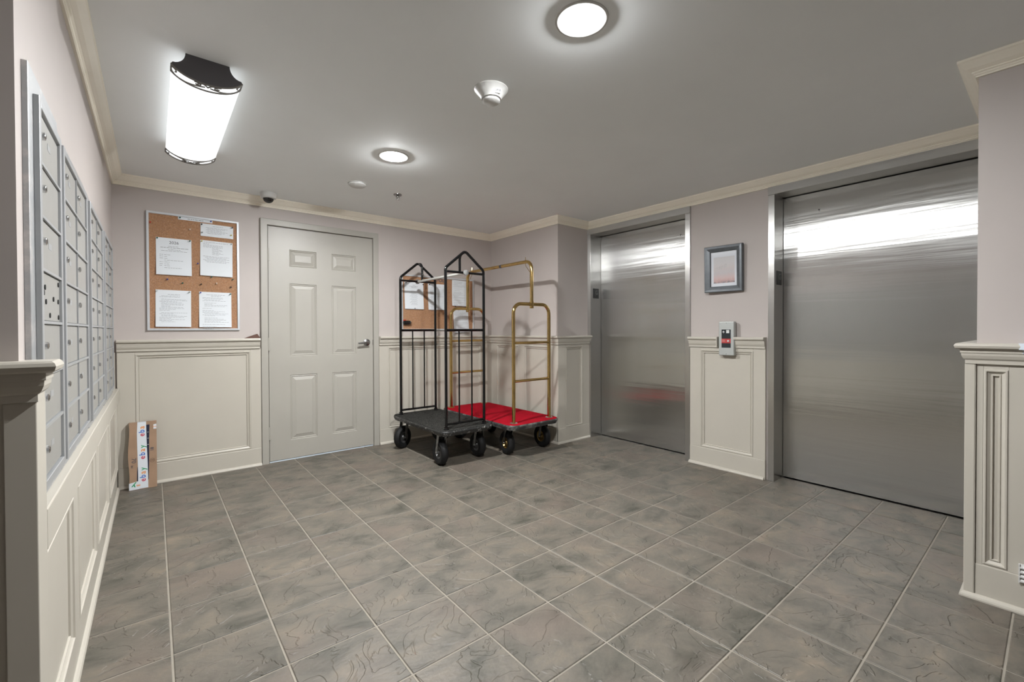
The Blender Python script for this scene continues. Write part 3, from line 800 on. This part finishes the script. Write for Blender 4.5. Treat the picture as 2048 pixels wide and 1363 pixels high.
for x, z, c, l in ((-.051, 1.945, 'red', 'red push pin at the upper left edge of the tall cork board'),
                   (.187, 1.924, 'white', 'white push pin alone below the title strip'),
                   (.235, 1.665, 'blue', 'blue push pin between the two upper notices of the tall cork board'),
                   (.046, 1.529, 'blue', 'blue push pin under the 2026 notice'),
                   (.138, 1.506, 'green', 'green push pin below the right half of the 2026 notice'),
                   (.255, 1.504, 'black', 'black push pin in the middle of the tall cork board, left one'),
                   (.357, 1.518, 'white', 'white push pin between two black ones on the tall cork board'),
                   (.454, 1.493, 'black', 'black push pin at the right, just above the lower right notice'),
                   (.324, 1.566, 'green', 'green push pin at the bottom edge of the upper right notice'),
                   (.468, 1.556, 'green', 'dark green push pin at the bottom right corner of the upper right notice')):
    pin(x, z, c, l)
for x, z, c, l in ((.126, 2.006, 'green', 'green pin at the left end of the title strip'), (.323, 2.006, 'blue', 'blue pin at the right end of the title strip'),
                   (.262, 1.975, 'black', 'black pin at the top left corner of the short slip'), (.468, 1.977, 'black', 'black pin at the top right corner of the short slip'),
                   (.265, 1.912, 'grey', 'grey pin at the lower left corner of the short slip'), (.459, 1.914, 'yellow', 'yellow pin at the lower right corner of the short slip'),
                   (-.012, 1.834, 'green', 'green pin at the top left corner of the 2026 notice'), (.186, 1.834, 'green', 'green pin at the top right corner of the 2026 notice'),
                   (.262, 1.844, 'yellow', 'yellow pin at the top left corner of the upper right notice'), (.459, 1.842, 'grey', 'grey pin at the top right corner of the upper right notice'),
                   (-.016, 1.440, 'clear', 'clear pin at the top left corner of the lower left notice'), (.180, 1.438, 'grey', 'grey pin at the top right corner of the lower left notice'),
                   (.251, 1.438, 'blue', 'blue pin at the top left corner of the lower right notice'), (.450, 1.436, 'green', 'green pin at the top right corner of the lower right notice')):
    pin(x, z, c, l, BW+.001)
b2 = board(1.944, 2.836, 1.135, 1.714, 'wide cork notice board in an aluminium frame behind the luggage carts')
paper(2.086, 1.637, PW, PH, 'white notice at the left of the wide cork board', [(.030, -.015, .012, .003), (.042, -.05, .045, .003), (.053, -.03, .03, .0045)] + [(.09+.011*k, -.03-.01*(k % 3), .03+.01*(k % 2), .0024) for k in range(14)], 0)
paper(2.357, 1.636, PW, PH, 'white notice in the middle of the wide cork board', [(.03, -.05, .05, .003)] + body(18, PW, 9, .01, gap=.0115), 0)
paper(2.648, 1.694, PW*.92, PH*1.03, 'white notice at the upper right of the wide cork board', body(24, PW, 11, .01, start=.02, gap=.0095), -.02)
paper(2.660, 1.385, PW*.92, PH*.98, 'white notice hanging off the lower right of the wide cork board', body(14, PW, 12, .01, start=.03, gap=.0135), .03)
for x, z, c, l in ((1.990, 1.628, 'black', 'black pin at the top left of the left notice on the wide cork board'), (2.186, 1.620, 'black', 'black pin at the top right of the left notice on the wide cork board'),
                   (2.088, 1.366, 'black', 'black pin at the bottom of the left notice on the wide cork board'), (2.260, 1.626, 'black', 'black pin at the top left of the middle notice on the wide cork board'),
                   (2.455, 1.622, 'grey', 'grey pin at the top right of the middle notice on the wide cork board'), (2.585, 1.404, 'black', 'black pin at the bottom left of the upper right notice'),
                   (2.712, 1.400, 'black', 'black pin at the bottom right of the upper right notice'), (2.622, 1.366, 'red', 'red pin at the top of the hanging lower right notice')):
    pin(x, z, c, l, BW+.002)
text_on(BACK, 'POL', 2.402, 1.678, BW, .055, m_inkd, b2, bold=.001)
t = tag(empty('clip_holder', BACK(1.998, 1.216, BW)), 'glossy black oblong clip stuck at the lower left of the wide cork board', 'clip')
b = MB(); b.lathe([(.004, -.046), (.016, -.042), (.021, -.028), (.022, .010), (.018, .034), (.010, .045)], (1.998, YB-BW-.018, 1.216), 16, axis='x')
b.obj('body', m_domeblack, t, smooth=True)
MB().lathe([(.012, .0), (.012, .006)], (1.998+.022, YB-BW-.040, 1.222), 12, axis='x').obj('button', m_chrome, t)
MB().box(1.962, 1.992, YB-BW-.006, YB-BW, 1.230, 1.246).obj('tab', PINCOL['red'], t)

# ================================================================ framed picture and call station
t = tag(empty('framed_picture', (XE, .05, 1.434)), 'small abstract print in a dark pewter frame between the lifts', 'picture')
tilt = .018
def PF(u, z, d): return LIFT(u, z, .008 + d + (z-1.434)*tilt + (.100-u)*.068)
pu0, pu1, pz0, pz1 = -.195, .100, 1.436, 1.806
MB().rings(pu0, pu1, pz0, pz1, [(0, 0), (0, .026), (.004, .030), (.020, .029), (.044, .022), (.046, .018), (.046, .008)], PF, fill=False).obj('frame', m_picframe, t)
MB().wbox(PF, pu0+.02, pu1-.02, pz0+.02, pz1-.02, .002, .008).obj('mount', m_mat, t)
ar = MB().wbox(PF, pu0+.067, pu1-.065, pz0+.072, pz1-.088, .0082, .0086).obj('print', m_art, t)
b = MB(); rnd = random.Random(4)
for k in range(7):
    u = -.112+.013*k
    b.tube([PF(u, 1.610+.004*k, .009), PF(u+.004, 1.632+.003*k+rnd.uniform(0, .012), .009), PF(u+.010, 1.609+.004*k, .009)], .0011, 4)
b.obj('handwriting', m_lite, ar)
MB().wbox(PF, pu0+.044, pu1-.044, pz0+.044, pz1-.044, .0125, .0145).obj('glass', m_glass, t)

t = tag(empty('call_station', (XE, .014, .93)), 'steel lift call button plate mounted over the chair rail', 'call button')
MB().wbox(LIFT, -.074, .046, .928, 1.197, .021, .060).obj('plate', m_station, t, bevel=.006, seg=3)
MB().wbox(LIFT, -.094, -.088, .992, 1.075, 0, .062).obj('rail_end', m_trim, t)
pn = MB().wbox(LIFT, -.050, .022, .990, 1.134, .060, .0615).obj('panel', m_panelblack, t)
MB().wbox(LIFT, -.050, .022, 1.026, 1.061, .0615, .0622).obj('red_band', m_red, pn)
b = MB(); b.prism([(-.034, 1.124), (-.044, 1.113), (-.040, 1.112), (-.0358, 1.1155), (-.0358, 1.105), (-.0322, 1.105), (-.0322, 1.1155), (-.028, 1.112), (-.024, 1.113)], LIFT, .0615, .0622)
b.obj('arrow', m_lite, pn)
MB().wbox(LIFT, -.012, .012, 1.105, 1.130, .0615, .0640).obj('button', m_lite, pn, bevel=.002)
b = MB()
for k in range(4): b.wbox(LIFT, -.046, -.020-.004*(k % 2), 1.037+.005*k, 1.039+.005*k, .0622, .0625)
b.obj('print_lines', mat('pale_red_print', (.6, .3, .28), .5), pn)
k = MB().lathe([(.0075, 0), (.0075, -.004), (.005, -.005)], LIFT(.004, 1.043, .0622), 18, axis='x').obj('key_switch', m_lite, pn, smooth=True)
MB().wbox(LIFT, .003, .005, 1.039, 1.047, .067, .0676).obj('key_slot', m_dark, k)
for z in (.940, 1.186): MB().lathe([(.003, 0), (.003, -.001)], LIFT(-.014, z, .060), 10, axis='x').obj('screw', m_satin, t)

# small louvred cover at the right edge
t = tag(empty('vent_cover', (XP, -1.61, .122)), 'white louvred cover low on the wainscot at the right edge', 'vent cover')
MB().wbox(PIL, 1.552, 1.665, .122, .196, .021, .026).obj('plate', m_white, t, bevel=.001)
MB().wbox(PIL, 1.552, 1.556, .122, .196, .026, .034).obj('side', m_white, t); MB().wbox(PIL, 1.661, 1.665, .122, .196, .026, .034).obj('side', m_white, t)
for k in range(4):
    z = .126+.018*k
    MB().prism([(.026, z), (.034, z), (.034, z+.005), (.026, z+.014)], lambda a, zz, u: PIL(u, zz, a), 1.556, 1.661).obj('slat', m_white, t)

# wedge on the chair rail
MB_w = MB().prism([(.540, RAIL), (.655, RAIL), (.655, RAIL+.006), (.636, RAIL+.036)], BACK, .012, .048)
o = MB_w.obj('door_wedge', m_brown, bevel=.002); tag(o, 'brown wooden door wedge lying on the chair rail', 'door wedge')

# ================================================================ parcel
t = tag(empty('parcel', (-.108, 2.52, 0)), 'slim brown cardboard parcel with coloured-letter tape leaning in the corner', 'parcel')
lean = .088; bw, bh, bd = .157, .478, .044
px0 = -.186; yfr = 2.508
def PKf(u, z, d):
    c, s = math.cos(lean), math.sin(lean)
    return (px0+u, yfr + z*s - d*c, .0005 + z*c + d*s)
b = MB(); n = 10; vs = []
for k in range(n+1):
    z = bh*k/n
    for (u, d) in ((0, 0), (bw, 0), (bw, -bd), (0, -bd)): vs.append(PKf(u+.004*math.sin(k*.9)*(u == 0), z, d))
for k, v in enumerate(vs):
    if v[2] < .0: vs[k] = (v[0], v[1], 0.0)
fs = [(4*k+j, 4*k+(j+1) % 4, 4*k+4+(j+1) % 4, 4*k+4+j) for k in range(n) for j in range(4)] + [(3,2,1,0), (4*n, 4*n+1, 4*n+2, 4*n+3)]
pb = b.add(vs, fs).obj('box', m_card, t)
def strip(pts_l, pts_r, d, name, m):
    b = MB(); k = len(pts_l)
    vs = [PKf(u, z, e) for e in (.0002, d) for (u, z) in pts_l+pts_r[::-1]]; q = 2*k
    fs = [tuple(range(q-1, -1, -1)), tuple(range(q, 2*q))] + [(i, (i+1) % q, q+(i+1) % q, q+i) for i in range(q)]
    return b.add(vs, fs).obj(name, m, t)
zz = [0, .06, .13, .22, .30, .38, .43, bh]
strip([(.104, .06), (.104, .2), (.098, .35), (.096, .455)], [(.110, .06), (.113, .2), (.114, .35), (.117, .455)], .0006, 'dark_tape', m_navy)
strip([(.044, .055), (.045, .12), (.047, .16)], [(.056, .055), (.056, .12), (.056, .16)], .0006, 'dark_tape', m_navy)
tp = strip([(.050, .004), (.051, .10), (.049, .2), (.047, .3), (.046, .40), (.049, bh)], [(.107, .004), (.106, .10), (.104, .2), (.101, .3), (.099, .40), (.098, bh)], .0012, 'tape', m_tape)
MB().add([PKf(.049, bh+.0008, .001), PKf(.098, bh+.0008, .001), PKf(.098, bh+.0008, -.03), PKf(.049, bh+.0008, -.03)], [(0,1,2,3)]).obj('tape_fold', m_tape, t, fix=False)
strip([(.001, .002), (.0, .050)], [(.056, .002), (.056, .060)], .0010, 'tape_tab', m_tape)
strip([(.139, .420), (.139, .452)], [(.156, .420), (.156, .455)], .0010, 'side_label', m_tape)
LC = {'e': mat('letter_red', (.50, .01, .05), .4), 'b': mat('letter_blue', (.02, .12, .50), .4), 'a': mat('letter_orange', (.75, .25, .03), .4), 'y': mat('letter_green', (.02, .30, .12), .4)}
def letters(u, z, word, size=.046, step=.0265):
    for k, ch in enumerate(word):
        text_on(PKf, ch, u, z+k*step, .0014, size, LC[ch], tp, math.pi/2, bold=.0006)
letters(.078, .062, 'ebay'); letters(.076, .222, 'ebay'); letters(.074, .385, 'eba')
text_on(PKf, 'y', .026, .030, .0014, .050, LC['y'], tp, math.pi*.93, bold=.0008)
text_on(PKf, 'E', .053, .030, .0014, .026, LC['a'], tp, math.pi/2, bold=.0006)
text_on(PKf, '70', .027, .208, .0008, .036, m_inkd, pb, -math.pi/2)
text_on(PKf, '2BC', .017, .165, .0008, .014, m_inkd, pb, -math.pi/2)
text_on(PKf, '18', .131, .275, .0008, .026, m_inkd, pb, math.pi/2, bold=.0006)
text_on(PKf, '3', .147, .436, .0014, .026, LC['a'], tp, math.pi/2)
b = MB(); rr = .014
b.tube([Vector(PKf(.131+rr*math.cos(a), .195+rr*math.sin(a), .0006)) for a in [2*math.pi*k/24 for k in range(25)]], .0008, 4)
b.tube([Vector(PKf(.131+.6*rr*math.cos(a), .195+.8*rr*math.sin(a)*math.cos(a), .0006)) for a in [2*math.pi*k/24 for k in range(25)]], .0007, 4)
b.obj('stamp_ring', mat('stamp_ink', (.12, .075, .055), .8), pb)
b = MB()
for k in range(3): b.wbox(PKf, .104, .112, .40-.045*k, .4025-.045*k, .0006, .0009)
b.obj('tape_marks', m_lite, t)
b = MB(); b.wbox(PKf, .100, .118, bh+.0006, bh+.0009, -.025, -.008).obj('top_smudge', m_inkd, t)

# ================================================================ luggage carts
def platform(root, hw, hl, zt, th, rad, m_top, m_edge, lip=True):
    def outline(e):
        out = []; r = rad+e
        for cx, cy, a0 in ((hw-rad, hl-rad, 0), (-hw+rad, hl-rad, 90), (-hw+rad, -hl+rad, 180), (hw-rad, -hl+rad, 270)):
            for k in range(9):
                a = math.radians(a0+90*k/8); out.append((cx+r*math.cos(a), cy+r*math.sin(a)))
        return out
    C0 = root.location
    fn = lambda a, b_, z: (C0.x+a, C0.y+b_, z)
    MB().prism(outline(-.012), fn, zt-th+.004, zt-.004).obj('deck', m_dark, root)
    MB().prism(outline(-.004), fn, zt-.008, zt).obj('carpet', m_top, root, bevel=.003)
    prof = [(-.006, zt-.004), (.004, zt-.002), (.010, zt-.008), (.012, zt-.018), (.008, zt-.028), (.000, zt-th), (-.010, zt-th)]
    b = MB(); o0 = outline(0); n = len(o0); vs = []
    for e, z in prof: vs += [fn(x, y, z) for x, y in outline(e-.010)]
    fs = [(k*n+j, k*n+(j+1) % n, (k+1)*n+(j+1) % n, (k+1)*n+j) for k in range(len(prof)-1) for j in range(n)]
    b.add(vs, fs).obj('bumper', m_edge, root, smooth=True)
def caster(root, lx, ly, axis, zb, m_fork, m_hub, rw=.107, tw=.030):
    """swivel caster: axis = direction of the axle (unit, horizontal)"""
    C0 = root.location
    ax = Vector((axis[0], axis[1], 0)).normalized(); fw = Vector((-ax.y, ax.x, 0)); up = Vector((0, 0, 1))
    c = Vector((C0.x+lx, C0.y+ly, rw)); top = c + fw*.032
    def P(a, f, z): return c + ax*a + fw*f + up*z
    b = MB(); n = 36                                   # tyre with tread notches
    prof = [(-tw*.75, .052), (-tw, .068), (-tw, .090), (-tw*.72, .101), (-tw*.3, .1065), (tw*.3, .1065), (tw*.72, .101), (tw, .090), (tw, .068), (tw*.75, .052)]
    vs = []
    for k in range(n):
        a = 2*math.pi*k/n
        for i, (h, r) in enumerate(prof):
            r2 = r*rw/.1065 - (.0035 if (k % 2 and i in (3, 6)) else 0)
            vs.append(P(h, r2*math.cos(a), r2*math.sin(a)))
    m_ = len(prof)
    fs = [(k*m_+i, k*m_+i+1, ((k+1) % n)*m_+i+1, ((k+1) % n)*m_+i) for k in range(n) for i in range(m_-1)]
    cst = empty('caster', (0, 0, 0)); cst.parent = root; cst.matrix_parent_inverse = Matrix.Translation(-root.location)
    b.add(vs, fs).obj('tyre', m_rubber, cst, smooth=True)
    b = MB(); n = 24; pr = [(-.016, .0), (-.020, .018), (-.012, .022), (-.010, .040), (-.022, .046), (-.024, .058), (.024, .058), (.022, .046), (.010, .040), (.012, .022), (.020, .018), (.016, .0)]
    vs = [P(h, r*math.cos(2*math.pi*k/n), r*math.sin(2*math.pi*k/n)) for k in range(n) for h, r in pr]; m_ = len(pr)
    fs = [(k*m_+i, k*m_+i+1, ((k+1) % n)*m_+i+1, ((k+1) % n)*m_+i) for k in range(n) for i in range(m_-1)]
    b.add(vs, fs).obj('hub', m_hub, cst, smooth=True)
    zt = zb-rw
    b = MB()
    for s in (-1, 1):                                   # fork cheeks
        pl = [(.050, zt-.006), (.014, zt-.006), (-.013, .004), (-.008, -.010), (.008, -.010), (.014, .002)]
        b.prism(pl, lambda f, z, a: P(a, f, z), s*.036, s*.039)
    b.prism([(.052, zt-.010), (.012, zt-.010), (.012, zt-.005), (.052, zt-.005)], lambda f, z, a: P(a, f, z), -.039, .039)
    b.obj('fork', m_fork, cst)
    MB().tube([P(-.045, 0, 0), P(.045, 0, 0)], .007, 10).obj('axle', m_fork, cst)
    b = MB(); pp = [P(a, f, zt-.005) for a, f in ((-.045, -.020), (.045, -.020), (.045, .085), (-.045, .085))] + [P(a, f, zt) for a, f in ((-.045, -.020), (.045, -.020), (.045, .085), (-.045, .085))]
    b.add(pp, [(3,2,1,0),(4,5,6,7),(0,1,5,4),(1,2,6,5),(2,3,7,6),(3,0,4,7)]).obj('mount_plate', m_fork, cst)

# --- black cart
bx, by = 2.037, 1.985
t = tag(empty('luggage_cart', (bx, by, 0)), 'black tubular luggage cart with charcoal carpet deck', 'luggage cart', 'luggage carts by the lift corner')
platform(t, .262, .500, .310, .045, .07, m_carpet_b, m_bumper)
pw, pl_ = .1925, .432
for s in (-1, 1):
    y = by+s*pl_
    arch = fillet([(bx-pw, y, .310), (bx-pw, y, 1.655), (bx, y, 1.812), (bx+pw, y, 1.655), (bx+pw, y, .310)], [.045, .035, .045], 6)
    MB().tube(arch, .0122, 12).obj('arch_frame', m_black, t, smooth=True)
    for dx in (-pw, pw):
        MB().lathe([(.024, .310), (.024, .316), (.018, .322), (.018, .334)], (bx+dx, y, 0), 14).obj('foot_collar', m_black, t, smooth=True)
    for z, r in ((1.626, .0105), (1.136, .0115), (.352, .0105)):
        MB().tube([(bx-pw+.008, y, z), (bx+pw-.008, y, z)], r, 10).obj('crossbar', m_black, t, smooth=True)
    for dx in (-pw/3, pw/3):
        MB().tube([(bx+dx, y, .352), (bx+dx, y, 1.136)], .0068, 8).obj('baluster', m_black, t, smooth=True)
    MB().tube(fillet([(bx, y, 1.800), (bx, y-s*.085, 1.797), (bx, y-s*.085, 1.626)], .05, 6), .0112, 10).obj('drop_tube', m_black, t, smooth=True)
    MB().lathe([(.0235, 0), (.0235, s*.010), (.020, s*.012)], (bx, y+s*.010, 1.626), 20, axis='y').obj('rod_cap', m_capgrey, t, smooth=True)
MB().tube([(bx, by-pl_+.01, 1.626), (bx, by+pl_-.01, 1.626)], .0115, 12).obj('hanging_rod', m_rodgrey, t, smooth=True)
caster(t, -.215, .355, (.43, -.90), .265, m_forkgrey, m_hubgrey)
caster(t, -.200, -.345, (-1, .06), .265, m_forkgrey, m_hubgrey)
caster(t, .190, -.335, (-1, .05), .265, m_forkgrey, m_hubgrey)
caster(t, .200, .350, (-.9, -.4), .265, m_forkgrey, m_hubgrey)

# --- brass cart
bx, by = 2.657, 1.927
t = tag(empty('luggage_cart', (bx, by, 0)), 'brass luggage cart with red carpet deck', 'luggage cart', 'luggage carts by the lift corner')
platform(t, .300, .608, .305, .048, .085, m_carpet_r, m_bumper2)
pw, pl_ = .2165, .531
for s in (-1, 1):
    y = by+s*pl_
    hoop = fillet([(bx-pw, y, .305), (bx-pw, y, 1.371), (bx+pw, y, 1.371), (bx+pw, y, .305)], .085, 8)
    MB().tube(hoop, .0162, 14).obj('hoop', m_brass, t, smooth=True)
    for dx in (-pw, pw):
        MB().lathe([(.036, .305), (.036, .309), (.030, .313), (.018, .314)], (bx+dx, y, 0), 20).obj('foot_flange', m_chrome if s < 0 else m_brass, t, smooth=True)
    for z in (1.020, .678):
        MB().tube([(bx-pw+.01, y, z), (bx+pw-.01, y, z)], .0125, 10).obj('rung', m_brass, t, smooth=True)
    MB().tube([(bx, y, 1.333), (bx, y, 1.402)], .0185, 12).obj('coupling', m_brass, t, smooth=True)
    hk = fillet([(bx, y-s*.012, 1.655), (bx, y-s*.085, 1.735), (bx, y-s*.085, 1.812)], .03, 5)
    MB().tube(hk, .0026, 6).obj('hook', m_brass, t, smooth=True)
bar = fillet([(bx, by-pl_, 1.36), (bx, by-pl_, 1.768), (bx, by+pl_, 1.768), (bx, by+pl_, 1.36)], .075, 8)
MB().tube(bar, .0162, 14).obj('hanging_bar', m_brass, t, smooth=True)
MB().tube([(bx, by-.09, 1.768), (bx, by-.06, 1.768)], .0172, 12).obj('bar_joint', m_capdark, t, smooth=True)
caster(t, -.185, -.395, (-.99, .15), .257, m_satin, m_hubbrass)
caster(t, .240, -.410, (-1, .05), .257, m_satin, m_hubbrass)
caster(t, -.200, .400, (-.95, -.3), .257, m_satin, m_hubbrass)
caster(t, .215, .400, (-.97, .2), .257, m_satin, m_hubbrass)
